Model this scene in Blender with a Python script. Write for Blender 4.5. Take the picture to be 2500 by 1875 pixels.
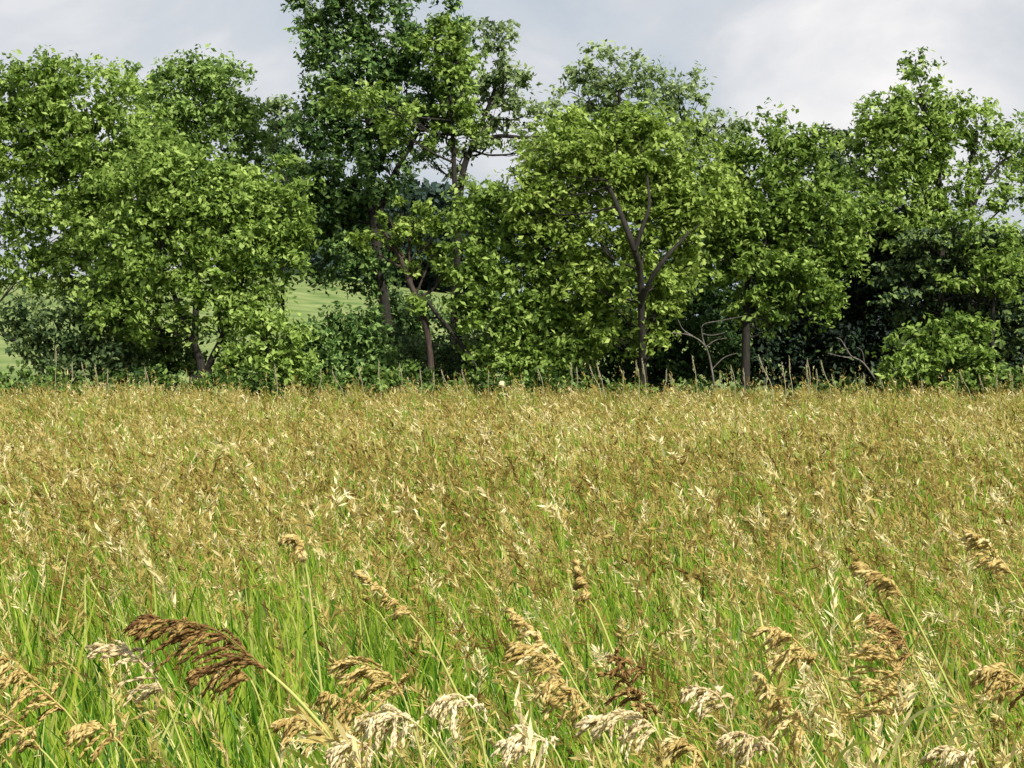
import bpy, math, random
import numpy as np

# ------------------------------------------------------------------ camera, sky, sun, exposure
for o in list(bpy.data.objects): bpy.data.objects.remove(o)
scene = bpy.context.scene
COL = scene.collection
F, HOR, EYE = 5012.0, 875.0, 1.7          # focal length and horizon row in the 2500 x 1875 photograph, eye height

cam = bpy.data.cameras.new('camera'); camo = bpy.data.objects.new('camera', cam); COL.objects.link(camo)
camo.location = (0, 0, EYE); camo.rotation_euler = (math.pi/2, 0, 0)
cam.sensor_width = 36; cam.lens = 36*F/2500; cam.shift_y = -(937.5-HOR)/2500
cam.clip_end = 6000; cam.clip_start = 0.1
scene.camera = camo

SUN_DIR = np.array([0.55, -0.85, 0.95]); SUN_DIR /= np.linalg.norm(SUN_DIR)
SUN_EL = math.asin(SUN_DIR[2]); SUN_AZ = math.atan2(SUN_DIR[0], SUN_DIR[1])
sun = bpy.data.lights.new('sun', 'SUN'); suno = bpy.data.objects.new('sun', sun); COL.objects.link(suno)
sun.energy = 4.8; sun.angle = math.radians(4.0); sun.color = (1.0, 0.94, 0.84)
suno.rotation_euler = (math.pi/2-SUN_EL, 0, math.pi-SUN_AZ)
suno.location = (0, 0, 40)

world = bpy.data.worlds.new('World'); scene.world = world; world.use_nodes = True
nt = world.node_tree; nt.nodes.clear()
def N(nt, typ, **kw):
    n = nt.nodes.new(typ)
    for k, v in kw.items(): setattr(n, k, v)
    return n
L = nt.links.new
wo = N(nt, 'ShaderNodeOutputWorld'); bg = N(nt, 'ShaderNodeBackground'); bg.inputs[1].default_value = 0.1
sky = N(nt, 'ShaderNodeTexSky', sky_type='NISHITA', sun_disc=False, sun_elevation=SUN_EL, sun_rotation=SUN_AZ)
tc = N(nt, 'ShaderNodeTexCoord')
mp = N(nt, 'ShaderNodeMapping'); mp.inputs['Scale'].default_value = (1, 1, 1.7); mp.inputs['Location'].default_value = (1.2, 0.4, 0.9)
n1 = N(nt, 'ShaderNodeTexNoise'); n1.inputs['Scale'].default_value = 4.4; n1.inputs['Detail'].default_value = 7; n1.inputs['Roughness'].default_value = 0.52
n1.inputs['Distortion'].default_value = 0.35
cr = N(nt, 'ShaderNodeValToRGB')
e = cr.color_ramp.elements
e[0].position = 0.38; e[0].color = (0.42, 0.485, 0.56, 1)
e[1].position = 0.64; e[1].color = (0.85, 0.82, 0.81, 1)
m = e.new(0.50); m.color = (0.565, 0.585, 0.62, 1)
sc = N(nt, 'ShaderNodeVectorMath', operation='SCALE'); sc.inputs['Scale'].default_value = 8.3
mx = N(nt, 'ShaderNodeMixRGB'); mx.inputs[0].default_value = 0.93
L(tc.outputs['Generated'], mp.inputs[0]); L(mp.outputs[0], n1.inputs['Vector']); L(n1.outputs[0], cr.inputs[0])
L(cr.outputs[0], sc.inputs[0]); L(sky.outputs[0], mx.inputs[1]); L(sc.outputs[0], mx.inputs[2])
L(mx.outputs[0], bg.inputs[0]); L(bg.outputs[0], wo.inputs[0])

vs = scene.view_settings
vs.view_transform = 'Standard'; vs.look = 'None'; vs.exposure = 0.50; vs.gamma = 1.0; vs.use_curve_mapping = False

rng = np.random.default_rng(11)
random.seed(4)

# ------------------------------------------------------------------ helpers
def P(px, py, Y):
    return np.array([(px-1250)/F*Y, Y, EYE+(HOR-py)/F*Y])

def tag(o, label=None, cat=None, group=None, kind=None):
    if label: o['label'] = label
    if cat: o['category'] = cat
    if group: o['group'] = group
    if kind: o['kind'] = kind
    return o

def empty(name, loc):
    o = bpy.data.objects.new(name, None); COL.objects.link(o); o.location = [float(v) for v in loc]
    o.empty_display_size = 0.2
    return o

def mesh_obj(name, V, faces_q=None, faces_t=None, mat=None, parent=None, tint=None, smooth=False):
    """V (n,3) world coordinates, quads (m,4) and/or tris (k,3)."""
    V = np.asarray(V, dtype=np.float32)
    if parent is not None: V = V - np.array(parent.location, dtype=np.float32)
    me = bpy.data.meshes.new(name)
    nq = 0 if faces_q is None else len(faces_q); ntv = 0 if faces_t is None else len(faces_t)
    me.vertices.add(len(V)); me.vertices.foreach_set('co', V.ravel())
    loops = []
    if nq: loops.append(np.asarray(faces_q, dtype=np.int32).ravel())
    if ntv: loops.append(np.asarray(faces_t, dtype=np.int32).ravel())
    loops = np.concatenate(loops)
    me.loops.add(len(loops)); me.loops.foreach_set('vertex_index', loops)
    starts = np.concatenate([np.arange(nq)*4, nq*4+np.arange(ntv)*3]).astype(np.int32)
    me.polygons.add(nq+ntv); me.polygons.foreach_set('loop_start', starts)
    if smooth: me.polygons.foreach_set('use_smooth', np.ones(nq+ntv, dtype=bool))
    if tint is not None:
        a = me.attributes.new('tint', 'FLOAT', 'POINT'); a.data.foreach_set('value', np.asarray(tint, dtype=np.float32))
    me.update(calc_edges=True)
    if mat: me.materials.append(mat)
    o = bpy.data.objects.new(name, me); COL.objects.link(o)
    if parent is not None: o.parent = parent
    return o

def plant_mat(name, cols, rough=0.6, transl=0.35, spec=0.25, noise=0.0, tr_gain=1.25):
    m = bpy.data.materials.new(name); m.use_nodes = True
    t = m.node_tree; t.nodes.clear(); l = t.links.new
    out = N(t, 'ShaderNodeOutputMaterial'); at = N(t, 'ShaderNodeAttribute', attribute_name='tint')
    r = N(t, 'ShaderNodeValToRGB'); el = r.color_ramp.elements
    for i, c in enumerate(cols):
        p = i/(len(cols)-1)
        if i == 0: q = el[0]; q.position = 0
        elif i == len(cols)-1: q = el[-1]; q.position = 1
        else: q = el.new(p)
        q.color = (*c, 1)
    pb = N(t, 'ShaderNodeBsdfPrincipled'); pb.inputs['Roughness'].default_value = rough
    pb.inputs['Specular IOR Level'].default_value = spec
    tb = N(t, 'ShaderNodeBsdfTranslucent'); mix = N(t, 'ShaderNodeMixShader'); mix.inputs[0].default_value = transl
    gn = N(t, 'ShaderNodeVectorMath', operation='SCALE'); gn.inputs['Scale'].default_value = tr_gain
    l(at.outputs['Fac'], r.inputs[0])
    l(r.outputs[0], pb.inputs['Base Color']); l(r.outputs[0], gn.inputs[0]); l(gn.outputs[0], tb.inputs['Color'])
    l(pb.outputs[0], mix.inputs[1]); l(tb.outputs[0], mix.inputs[2]); l(mix.outputs[0], out.inputs[0])
    return m

def bark_mat(name, c1, c2):
    m = bpy.data.materials.new(name); m.use_nodes = True
    t = m.node_tree; pb = t.nodes['Principled BSDF']; pb.inputs['Roughness'].default_value = 0.9
    tcn = N(t, 'ShaderNodeTexCoord'); mpn = N(t, 'ShaderNodeMapping'); mpn.inputs['Scale'].default_value = (14, 14, 2.5)
    nn = N(t, 'ShaderNodeTexNoise'); nn.inputs['Scale'].default_value = 1.5; nn.inputs['Detail'].default_value = 6
    r = N(t, 'ShaderNodeValToRGB'); r.color_ramp.elements[0].position = .35; r.color_ramp.elements[1].position = .68
    r.color_ramp.elements[0].color = (*c1, 1); r.color_ramp.elements[1].color = (*c2, 1)
    bp = N(t, 'ShaderNodeBump'); bp.inputs['Strength'].default_value = 0.6; bp.inputs['Distance'].default_value = 0.03
    l = t.links.new
    l(tcn.outputs['Object'], mpn.inputs[0]); l(mpn.outputs[0], nn.inputs['Vector']); l(nn.outputs[0], r.inputs[0])
    l(r.outputs[0], pb.inputs['Base Color']); l(nn.outputs[0], bp.inputs['Height']); l(bp.outputs[0], pb.inputs['Normal'])
    return m

def smooth_path(pts, n=5):
    """Catmull-Rom through the points; pts rows = x,y,z,r."""
    p = np.asarray(pts, float); p = np.vstack([2*p[0]-p[1], p, 2*p[-1]-p[-2]])
    out = []
    for i in range(1, len(p)-2):
        for t in np.linspace(0, 1, n, endpoint=False):
            out.append(0.5*((2*p[i])+(-p[i-1]+p[i+1])*t+(2*p[i-1]-5*p[i]+4*p[i+1]-p[i+2])*t*t+(-p[i-1]+3*p[i]-3*p[i+1]+p[i+2])*t**3))
    out.append(p[-2]); return np.array(out)

class Tubes:
    def __init__(s): s.V = []; s.Q = []; s.T = []; s.n = 0
    def add(s, path, sides=6):
        path = np.asarray(path, float); n = len(path)
        d = np.gradient(path[:, :3], axis=0); d /= np.linalg.norm(d, axis=1)[:, None]+1e-9
        up = np.array([0.13, 1, 0.07]); a = np.cross(d, up); a /= np.linalg.norm(a, axis=1)[:, None]+1e-9; b = np.cross(d, a)
        th = np.linspace(0, 2*math.pi, sides, endpoint=False)
        ring = path[:, None, :3]+np.maximum(path[:, None, 3:4], 1e-4)*(np.cos(th)[None, :, None]*a[:, None]+np.sin(th)[None, :, None]*b[:, None])
        s.V.append(ring.reshape(-1, 3))
        i = np.arange(n-1)[:, None]*sides; j = np.arange(sides)[None]; k = (j+1) % sides
        s.Q.append((np.stack([i+j, i+k, i+sides+k, i+sides+j], -1)).reshape(-1, 4)+s.n)
        s.n += n*sides
    def build(s, name, mat, parent=None, tint=None):
        V = np.concatenate(s.V)
        return mesh_obj(name, V, np.concatenate(s.Q), None, mat, parent, None if tint is None else np.full(len(V), tint), smooth=True)

def unit(v): return v/(np.linalg.norm(v, axis=-1, keepdims=True)+1e-9)

def leaves(C, nrm, size, aspect=1.6):
    """Folded leaf-shaped quads (two triangles each) at C, facing roughly nrm."""
    n = len(C)
    r = unit(rng.normal(size=(n, 3))); a = unit(np.cross(nrm, r)); b = np.cross(nrm, a)
    a = unit(a+np.array([0, 0, -0.35])); L_ = size[:, None]*0.5*aspect; W = size[:, None]*0.5
    fold = nrm*size[:, None]*0.16
    V = np.stack([C-a*L_, C+b*W+fold, C+a*L_, C-b*W+fold], 1).reshape(-1, 3)
    i = np.arange(n)*4
    Tt = np.concatenate([np.stack([i, i+1, i+2], 1), np.stack([i, i+2, i+3], 1)])
    return V, Tt

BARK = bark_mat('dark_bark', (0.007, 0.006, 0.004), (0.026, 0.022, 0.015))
BARK_BROWN = bark_mat('brown_bark', (0.016, 0.010, 0.008), (0.075, 0.050, 0.038))
BARK_PALE = bark_mat('pale_dead_wood', (0.07, 0.06, 0.052), (0.20, 0.18, 0.155))

LEAF = {
 'mid':    plant_mat('leaf_mid_green',    [(0.026, 0.062, 0.011), (0.125, 0.215, 0.038), (0.33, 0.47, 0.13)], transl=.4),
 'bright': plant_mat('leaf_bright_green', [(0.034, 0.075, 0.011), (0.165, 0.265, 0.038), (0.40, 0.53, 0.14)], transl=.4),
 'yellow': plant_mat('leaf_yellow_green', [(0.044, 0.086, 0.010), (0.20, 0.295, 0.040), (0.44, 0.56, 0.15)], transl=.4),
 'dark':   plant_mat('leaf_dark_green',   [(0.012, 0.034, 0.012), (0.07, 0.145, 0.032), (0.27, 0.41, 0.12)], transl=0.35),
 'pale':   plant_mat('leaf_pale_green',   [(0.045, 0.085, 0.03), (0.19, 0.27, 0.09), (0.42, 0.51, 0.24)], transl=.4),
 'needle_and_shade': plant_mat('needle_and_shade_dark',       [(0.006, 0.016, 0.009), (0.02, 0.046, 0.018), (0.15, 0.22, 0.06)], transl=0.1),  # dark needles; also stands in for shade on the rear thickets
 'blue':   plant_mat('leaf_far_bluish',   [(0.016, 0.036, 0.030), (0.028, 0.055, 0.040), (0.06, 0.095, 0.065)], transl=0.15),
}

# ------------------------------------------------------------------ ground
def fbm(x, y, seed=0, sc=1.0, oct=4):
    v = 0; a = 1.0; r = np.random.default_rng(seed)
    for k in range(oct):
        for _ in range(3):
            th, ph = r.uniform(0, 6.28, 2); f = sc*(2**k)*r.uniform(.7, 1.3)
            v = v+a*np.sin((x*math.cos(th)+y*math.sin(th))*f+ph)/3
        a *= 0.55
    return v

def ss(x, a, b):
    t = np.clip((x-a)/(b-a), 0, 1); return t*t*(3-2*t)

def gz(x, y):
    """Ground height: level meadow, then a hillside beyond the trees that rises towards the left."""
    hill = 7.6*np.exp(-((x+24)/38.0)**2)*ss(y, 72, 160)
    base = 1.1*ss(y, 80, 200)
    return hill+base+0.04*fbm(x, y, 3, 0.5)*ss(y, 2, 10)-6*ss(y, 230, 500)*0

def make_ground():
    xs = np.concatenate([-np.geomspace(1800, 61, 26), np.linspace(-60, 60, 81), np.geomspace(61, 1800, 26)])
    ys = np.concatenate([np.linspace(-60, 0, 8), np.linspace(2, 240, 120), np.geomspace(245, 3500, 30)])
    X, Y = np.meshgrid(xs, ys); Z = gz(X, Y)
    V = np.stack([X, Y, Z], -1).reshape(-1, 3); nx = len(xs)
    i = np.arange(len(ys)-1)[:, None]*nx+np.arange(nx-1)[None]
    Q = np.stack([i, i+1, i+nx+1, i+nx], -1).reshape(-1, 4)
    m = bpy.data.materials.new('ground_soil_and_turf'); m.use_nodes = True; t = m.node_tree; pb = t.nodes['Principled BSDF']
    pb.inputs['Roughness'].default_value = 0.95; pb.inputs['Specular IOR Level'].default_value = 0.1
    l = t.links.new
    tcn = N(t, 'ShaderNodeTexCoord'); sx = N(t, 'ShaderNodeSeparateXYZ'); mr = N(t, 'ShaderNodeMapRange')
    mr.inputs['From Min'].default_value = 62; mr.inputs['From Max'].default_value = 74
    na = N(t, 'ShaderNodeTexNoise'); na.inputs['Scale'].default_value = 0.55; na.inputs['Detail'].default_value = 8
    nb = N(t, 'ShaderNodeTexNoise'); nb.inputs['Scale'].default_value = 2.2; nb.inputs['Detail'].default_value = 6
    ra = N(t, 'ShaderNodeValToRGB'); ra.color_ramp.elements[0].position = .3; ra.color_ramp.elements[1].position = .7
    ra.color_ramp.elements[0].color = (0.09, 0.15, 0.04, 1); ra.color_ramp.elements[1].color = (0.23, 0.27, 0.10, 1)
    rb = N(t, 'ShaderNodeValToRGB'); rb.color_ramp.elements[0].position = .3; rb.color_ramp.elements[1].position = .7
    rb.color_ramp.elements[0].color = (0.03, 0.035, 0.008, 1); rb.color_ramp.elements[1].color = (0.09, 0.085, 0.02, 1)
    mxx = N(t, 'ShaderNodeMixRGB')
    l(tcn.outputs['Object'], sx.inputs[0]); l(sx.outputs[1], mr.inputs[0]); l(mr.outputs[0], mxx.inputs[0])
    l(tcn.outputs['Object'], na.inputs[0]); l(tcn.outputs['Object'], nb.inputs[0]); l(na.outputs[0], ra.inputs[0]); l(nb.outputs[0], rb.inputs[0])
    l(rb.outputs[0], mxx.inputs[1]); l(ra.outputs[0], mxx.inputs[2]); l(mxx.outputs[0], pb.inputs['Base Color'])
    o = mesh_obj('ground', V, Q, None, m, smooth=True); tag(o, kind='structure')
make_ground()

# ------------------------------------------------------------------ trees
def crown_mesh(name, lobes, Y, mat, root, dens=1.0, leaf=0.080, clump=0.36, depth=0.8, flat=0.85, layer=False, tone=0.5, aspect=1.9, inner=0.35):
    """lobes: (px, py, rx, ry[, dY[, density]]) in photograph pixels at distance Y."""
    Cs = []; Ns = []; Ts = []; Ss = []; centers = []
    for lb in lobes:
        px, py, rx, ry = lb[:4]; dY = lb[4] if len(lb) > 4 else 0; dl = lb[5] if len(lb) > 5 else 1
        y = Y+dY; c = P(px, py, y); rx *= .91; ry *= .91 if not layer else 1; R = np.array([rx/F*y, (rx+ry)/2/F*y*depth, ry/F*y])
        area = 4*math.pi*((R[0]*R[1]+R[0]*R[2]+R[1]*R[2])/3)
        nc = max(4, int(1.6*dens*dl*area/(clump**2*2.2)))
        d = unit(rng.normal(size=(nc, 3)))
        wob = 1+0.20*np.sin(d[:, 0]*5+px)*np.cos(d[:, 2]*6+py)+0.14*rng.normal(size=nc)
        rad = np.where(rng.random(nc) < inner, rng.uniform(0.25, 0.8, nc), rng.uniform(0.82, 1.0, nc))*wob*np.where(rng.random(nc) < .07, rng.uniform(1.05, 1.2, nc), 1)
        cc = c+d*R*rad[:, None]
        # keep clumps mostly on the visible and outer side
        cs = clump*rng.uniform(0.55, 1.35, nc)
        centers.append((c, cc))
        nl = 60 if not layer else 42
        ks = 6; out = unit(cc-c)
        sp = unit(0.7*out[:, None]+rng.normal(size=(nc, ks, 3))*.8+np.array([0, 0, .15])); dd = np.repeat(sp, nl//ks, axis=1)
        rr = rng.uniform(0.05, 1.35, (nc, nl, 1)); dd = unit(dd+0.22*rng.normal(size=dd.shape))
        sq = np.array([1.15, 1.15, flat if not layer else 0.26])
        pos = cc[:, None]+dd*rr*cs[:, None, None]*sq
        if layer: pos[..., 2] -= 0.25*np.abs(pos[..., 0]-c[0])*0.2
        nrm = unit(dd*0.4+np.array([0.1, -0.15, 0.75])+0.75*rng.normal(size=dd.shape))
        tn = np.clip(tone+.07+0.15*rng.normal(size=(nc, 1))+0.26*rng.normal(size=(nc, nl)), 0, 1)
        Cs.append(pos.reshape(-1, 3)); Ns.append(nrm.reshape(-1, 3)); Ts.append(tn.ravel())
        Ss.append(leaf*rng.uniform(0.6, 1.4, nc*nl))
    C_ = np.concatenate(Cs); keep = C_[:, 2] > 0.15
    C_ = C_[keep]; n_ = np.concatenate(Ns)[keep]; t_ = np.concatenate(Ts)[keep]; s_ = np.concatenate(Ss)[keep]
    V, T = leaves(C_, n_, s_, aspect)
    o = mesh_obj(name, V, None, T, mat, root, np.repeat(t_, 4))
    o['kind'] = 'stuff'
    return o, centers

LEAFCOUNT = [0]
def tree(name, label, cat, lobes, Y, mat, trunks, bark=BARK, group=None, limbs=(), limbr=3.2, twigs=6, **kw):
    """trunks / limbs: polylines [(px, py, r_px, dY)...] in photograph pixels."""
    b = trunks[0][0]; base = P(b[0], b[1], Y+(b[3] if len(b) > 3 else 0)); base[2] = 0
    root = empty(name, base); tag(root, label, cat, group)
    def to3(pl, ground):
        out = []
        for q in pl:
            y = Y+(q[3] if len(q) > 3 else 0); p = P(q[0], q[1], y); out.append([*p, q[2]/F*y])
        if ground and pl[0][1] > 930:
            f = out[0]; out.insert(0, [f[0]+(f[0]-out[1][0])*.3, f[1], -0.1, f[3]*1.25])
        return smooth_path(out, 5)
    tp = []
    for tr in trunks:
        p3 = to3(tr, True); tp.append(p3); tb = Tubes(); tb.add(p3, 8); tb.build('trunk', bark, root)
    for lm in limbs:
        tb = Tubes(); tb.add(to3(lm, False), 6); tb.build('limb', bark, root)
    o, centers = crown_mesh('crown', lobes, Y, LEAF[mat], root, **kw)
    LEAFCOUNT[0] += len(o.data.polygons)
    allp = np.concatenate(tp)
    tw = Tubes()
    for c, cc in centers:
        # a limb from the nearest lower trunk point into the lobe, then twigs out to some of its clumps
        low = allp[allp[:, 2] < c[2]+0.2]
        if not len(low): low = allp
        k = np.argmin(np.linalg.norm(low[:, :3]-(c-np.array([0, 0, .6])), axis=1)); s = low[k]
        mid = (s[:3]+c)/2+np.array([rng.normal()*.12, rng.normal()*.12, -0.12]); r0 = min(s[3]*0.6, limbr/F*Y)
        lp = smooth_path([[*s[:3], r0], [*mid, r0*.75], [*c, r0*.45]], 4); tb = Tubes(); tb.add(lp, 5); tb.build('limb', bark, root)
        for q in cc[rng.permutation(len(cc))[:twigs]]:
            s2 = lp[rng.integers(3, len(lp))]; md = (s2[:3]+q)/2+rng.normal(size=3)*.08
            tw.add(smooth_path([[*s2[:3], r0*.42], [*md, r0*.28], [*q, r0*.12]], 3), 4)
    if tw.V: w = tw.build('twigs', bark, root); w['kind'] = 'stuff'
    return root

TG = 'trees of the line behind the meadow'
SG = 'shrubs under the tree line'

# far left, tall and broad
tree('broadleaf_tree', 'broad rounded green tree at the left edge, tall and level topped', 'tree',
     [(90, 260, 110, 110), (210, 250, 120, 90), (60, 400, 110, 130), (210, 400, 150, 140), (330, 360, 110, 110), (150, 560, 130, 100), (300, 560, 130, 120), (30, 520, 60, 60, 0, .7), (-60, 330, 90, 120), (60, 660, 110, 60, 0, .9), (200, 680, 110, 60), (130, 180, 60, 40), (20, 220, 40, 50), (270, 460, 120, 110)],
     50.5, 'bright', [[(300, 940, 13), (285, 800, 11), (265, 690, 9), (235, 560, 7), (200, 400, 4)], [(130, 940, 8), (60, 850, 7), (-10, 800, 6), (-60, 700, 4)]], group=TG, tone=.55)
tree('broadleaf_tree', 'light green tree with dark forked trunk, crown sloping down to the right', 'tree',
     [(430, 440, 110, 110), (530, 520, 120, 110), (400, 580, 130, 100), (640, 600, 100, 110), (520, 660, 130, 90), (600, 730, 80, 70, 0, .7), (330, 690, 90, 80, 0, .8), (690, 440, 50, 60, 0, .8), (690, 520, 45, 60, 0, .8), (380, 800, 70, 60, 0, .6), (370, 400, 80, 60), (430, 420, 60, 40), (300, 560, 110, 110), (600, 490, 80, 80), (685, 590, 45, 55), (540, 760, 60, 60, 0, .5), (300, 720, 90, 90)],
     48, 'bright', [[(490, 945, 13), (492, 900, 12), (478, 850, 9), (448, 780, 8), (425, 720, 6), (395, 640, 4)],
                    [(508, 945, 10), (512, 890, 9), (540, 830, 8), (560, 770, 6), (600, 660, 5), (632, 560, 4), (640, 480, 3)],
                    [(600, 945, 7), (580, 900, 7), (556, 860, 5), (540, 800, 3)]], group=TG, tone=.5)
tree('broadleaf_tree', 'round topped tree behind the sloping crown, left of the slender young tree', 'tree',
     [(430, 230, 95, 80), (520, 240, 90, 90), (400, 340, 90, 90), (560, 350, 100, 110), (480, 460, 120, 100), (620, 480, 70, 90, 0, .8), (350, 210, 50, 50), (475, 170, 60, 35), (600, 300, 50, 60), (660, 560, 60, 60)],
     55, 'mid', [[(470, 940, 9), (480, 700, 8), (480, 450, 5), (475, 280, 3)]], group=TG, tone=.6)
tree('young_tree', 'slender small tree top showing in the gap left of the tall central tree', 'tree',
     [(690, 275, 32, 38, 0, .8), (680, 350, 38, 50, 0, .8), (700, 440, 35, 60)],
     58, 'pale', [[(690, 940, 6), (690, 500, 4), (690, 300, 2)]], group=TG, clump=.26, tone=.3)
# tall central tree
tree('tall_tree', 'tallest dark green tree, its top cut off by the upper edge', 'tree',
     [(810, 60, 70, 75), (900, -20, 110, 80), (850, 150, 100, 75), (950, 110, 80, 100), (800, 300, 80, 75), (900, 300, 110, 90), (760, 400, 55, 80), (850, 430, 100, 80), (930, 400, 65, 80, 0, .8),
      (820, 530, 90, 70, .5, .9), (900, 560, 60, 60, .5, .7), (1075, 120, 70, 90), (1090, 230, 65, 90), (1040, 300, 55, 75), (745, 5, 40, 22, 0, .5), (900, -140, 160, 120), (800, 500, 70, 60), (880, 620, 70, 60), (820, 620, 90, 70, .5, .8), (900, 670, 50, 60, .5, .6), (990, 220, 60, 90), (770, 110, 45, 60), (830, 230, 80, 60)],
     52, 'dark', [[(960, 945, 16), (952, 860, 14), (942, 760, 12), (925, 640, 11), (905, 480, 10), (900, 300, 8), (900, 60, 6)],
                  [(925, 520, 8), (960, 430, 7), (1010, 340, 6), (1050, 250, 5), (1075, 120, 3)]], group=TG, tone=.50, clump=.33, inner=.15, dens=.84)
tree('tall_tree', 'narrow bright green limb-covered tree leaning out between the tallest tree and the wispy one', 'tree',
     [(1090, 110, 55, 70), (1120, 200, 45, 80), (1105, 300, 55, 60), (1000, 290, 40, 40, 0, .6), (800, 235, 50, 30, -1.2, .7), (880, 245, 50, 30, -1.2, .7), (960, 270, 40, 40, -1.2, .7), (970, 320, 30, 40, -1, .5)],
     51, 'bright', [[(1120, 945, 10), (1118, 700, 8), (1112, 500, 7), (1105, 330, 5), (1095, 150, 3)]], group=TG, tone=.5, clump=.3, dens=.8)
tree('thin_tree', 'wispy tree with a small airy crown showing sky, right of the tallest tree', 'tree',
     [(1225, 110, 62, 62, 0, .62), (1230, 210, 62, 80, 0, .85), (1190, 300, 60, 60, 0, .7), (1140, 365, 35, 20, 0, .6), (1290, 280, 50, 30, 0, .4), (1195, 350, 60, 35, 0, .45), (1120, 440, 40, 40, 0, .5), (1050, 385, 40, 25, 0, .35), (1290, 370, 50, 30, 0, .4)],
     53, 'pale', [[(1105, 945, 11), (1110, 750, 10), (1118, 560, 9), (1130, 420, 8), (1165, 330, 6), (1210, 210, 4), (1230, 110, 2)]],
     limbs=[[(1165, 345, 4), (1220, 332, 5), (1290, 336, 4), (1350, 320, 2)]], group=TG, tone=.4, clump=.28, twigs=12, dens=.62)
tree('broadleaf_tree', 'pale airy tree with sky showing through its pointed top, behind the yellow green tree', 'tree',
     [(1510, 180, 90, 75, 0, .62), (1420, 240, 85, 70, 0, .6), (1580, 240, 80, 75, 0, .7), (1650, 190, 40, 50, 0, .55), (1680, 280, 65, 80, 0, .7), (1360, 320, 80, 60, 0, .6), (1500, 340, 140, 90, 0, .8), (1740, 350, 60, 70, 0, .8), (1700, 450, 100, 90), (1400, 450, 120, 90), (1770, 300, 30, 25, 0, .5)],
     55, 'pale', [[(1530, 945, 12), (1525, 600, 9), (1515, 350, 6), (1510, 190, 3)], [(1690, 945, 8), (1680, 500, 6), (1655, 220, 2)]], group=TG, tone=.5, clump=.32, twigs=14, inner=.1, dens=.72)
tree('broadleaf_tree', 'yellow green tree with a dark Y shaped trunk, standing in front at the middle', 'tree',
     [(1400, 370, 110, 95), (1510, 340, 110, 75), (1620, 380, 110, 100), (1330, 470, 85, 80), (1480, 450, 110, 80), (1660, 500, 95, 90), (1560, 540, 90, 70), (1480, 640, 65, 80, 0, .8), (1640, 640, 65, 80, 0, .8), (1490, 740, 60, 80, 0, .8), (1610, 760, 50, 60, 0, .8), (1690, 590, 50, 70, 0, .7), (1450, 560, 80, 80), (1730, 480, 60, 80), (1420, 660, 50, 70), (1640, 710, 45, 60), (1345, 400, 50, 60), (1560, 300, 60, 40), (1600, 460, 80, 60), (1510, 820, 45, 45, 0, .7), (1620, 820, 35, 40, 0, .6), (1300, 520, 70, 60)],
     47.5, 'yellow', [[(1570, 945, 10, 0), (1568, 850, 9, -.3), (1565, 740, 8.5, -.6), (1562, 660, 8, -.9), (1545, 600, 8, -1.3), (1515, 520, 6, -1.2), (1480, 440, 4, -.8)],
                     [(1566, 740, 7, -.7), (1590, 680, 6, -1.1), (1625, 630, 5, -1.2), (1680, 570, 3, -1)],
                     [(1550, 610, 7, -1.3), (1570, 550, 5, -1.4), (1585, 500, 4, -1.3), (1580, 430, 3, -.8)]], group=TG, tone=.5)
tree('broadleaf_tree', 'dense mid green tree between the leaning bare tree and the yellow green tree', 'tree',
     [(1200, 520, 90, 75), (1290, 580, 90, 80), (1180, 650, 90, 80), (1290, 720, 90, 80), (1380, 680, 80, 100), (1200, 800, 90, 70), (1330, 850, 100, 70), (1420, 820, 70, 70), (1230, 500, 60, 40, 0, .8), (1130, 560, 40, 60, 0, .8), (1350, 600, 80, 80), (1400, 780, 80, 80), (1300, 800, 80, 70), (1160, 720, 60, 60), (1250, 900, 110, 50)],
     48.3, 'bright', [[(1270, 945, 10), (1260, 750, 8), (1250, 550, 5)]], group=TG, tone=.47)
tree('broadleaf_tree', 'round green tree right of centre with bright leaves on its right flank', 'tree',
     [(1880, 350, 75, 70), (1830, 430, 90, 85), (1960, 440, 90, 95), (1870, 540, 110, 90), (2020, 530, 90, 80), (2050, 600, 50, 50, 0, .8), (1800, 560, 80, 90), (1900, 650, 110, 80), (2000, 680, 80, 60, 0, .9), (1980, 740, 60, 45, 0, .7), (1830, 690, 70, 60, 0, .8), (1950, 380, 60, 50), (1760, 480, 60, 70), (2080, 540, 45, 60), (1760, 640, 60, 70, 0, .8), (1900, 760, 80, 40, 0, .6), (1830, 780, 60, 45, 0, .5), (2030, 700, 50, 60, 0, .6)],
     49, 'bright', [[(1820, 945, 11), (1822, 800, 10), (1830, 690, 9), (1860, 610, 7), (1890, 480, 4)], [(1830, 700, 6), (1790, 600, 5), (1790, 480, 3)]], group=TG, tone=.42)
tree('dark_tree', 'small dark tree top in the dip between the two right hand crowns', 'tree',
     [(2030, 345, 45, 30), (2010, 420, 60, 60), (2080, 440, 50, 70), (2060, 560, 80, 90)],
     60, 'needle_and_shade', [[(2030, 945, 8), (2030, 500, 6), (2030, 330, 2)]], group=TG, clump=.3)
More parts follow.
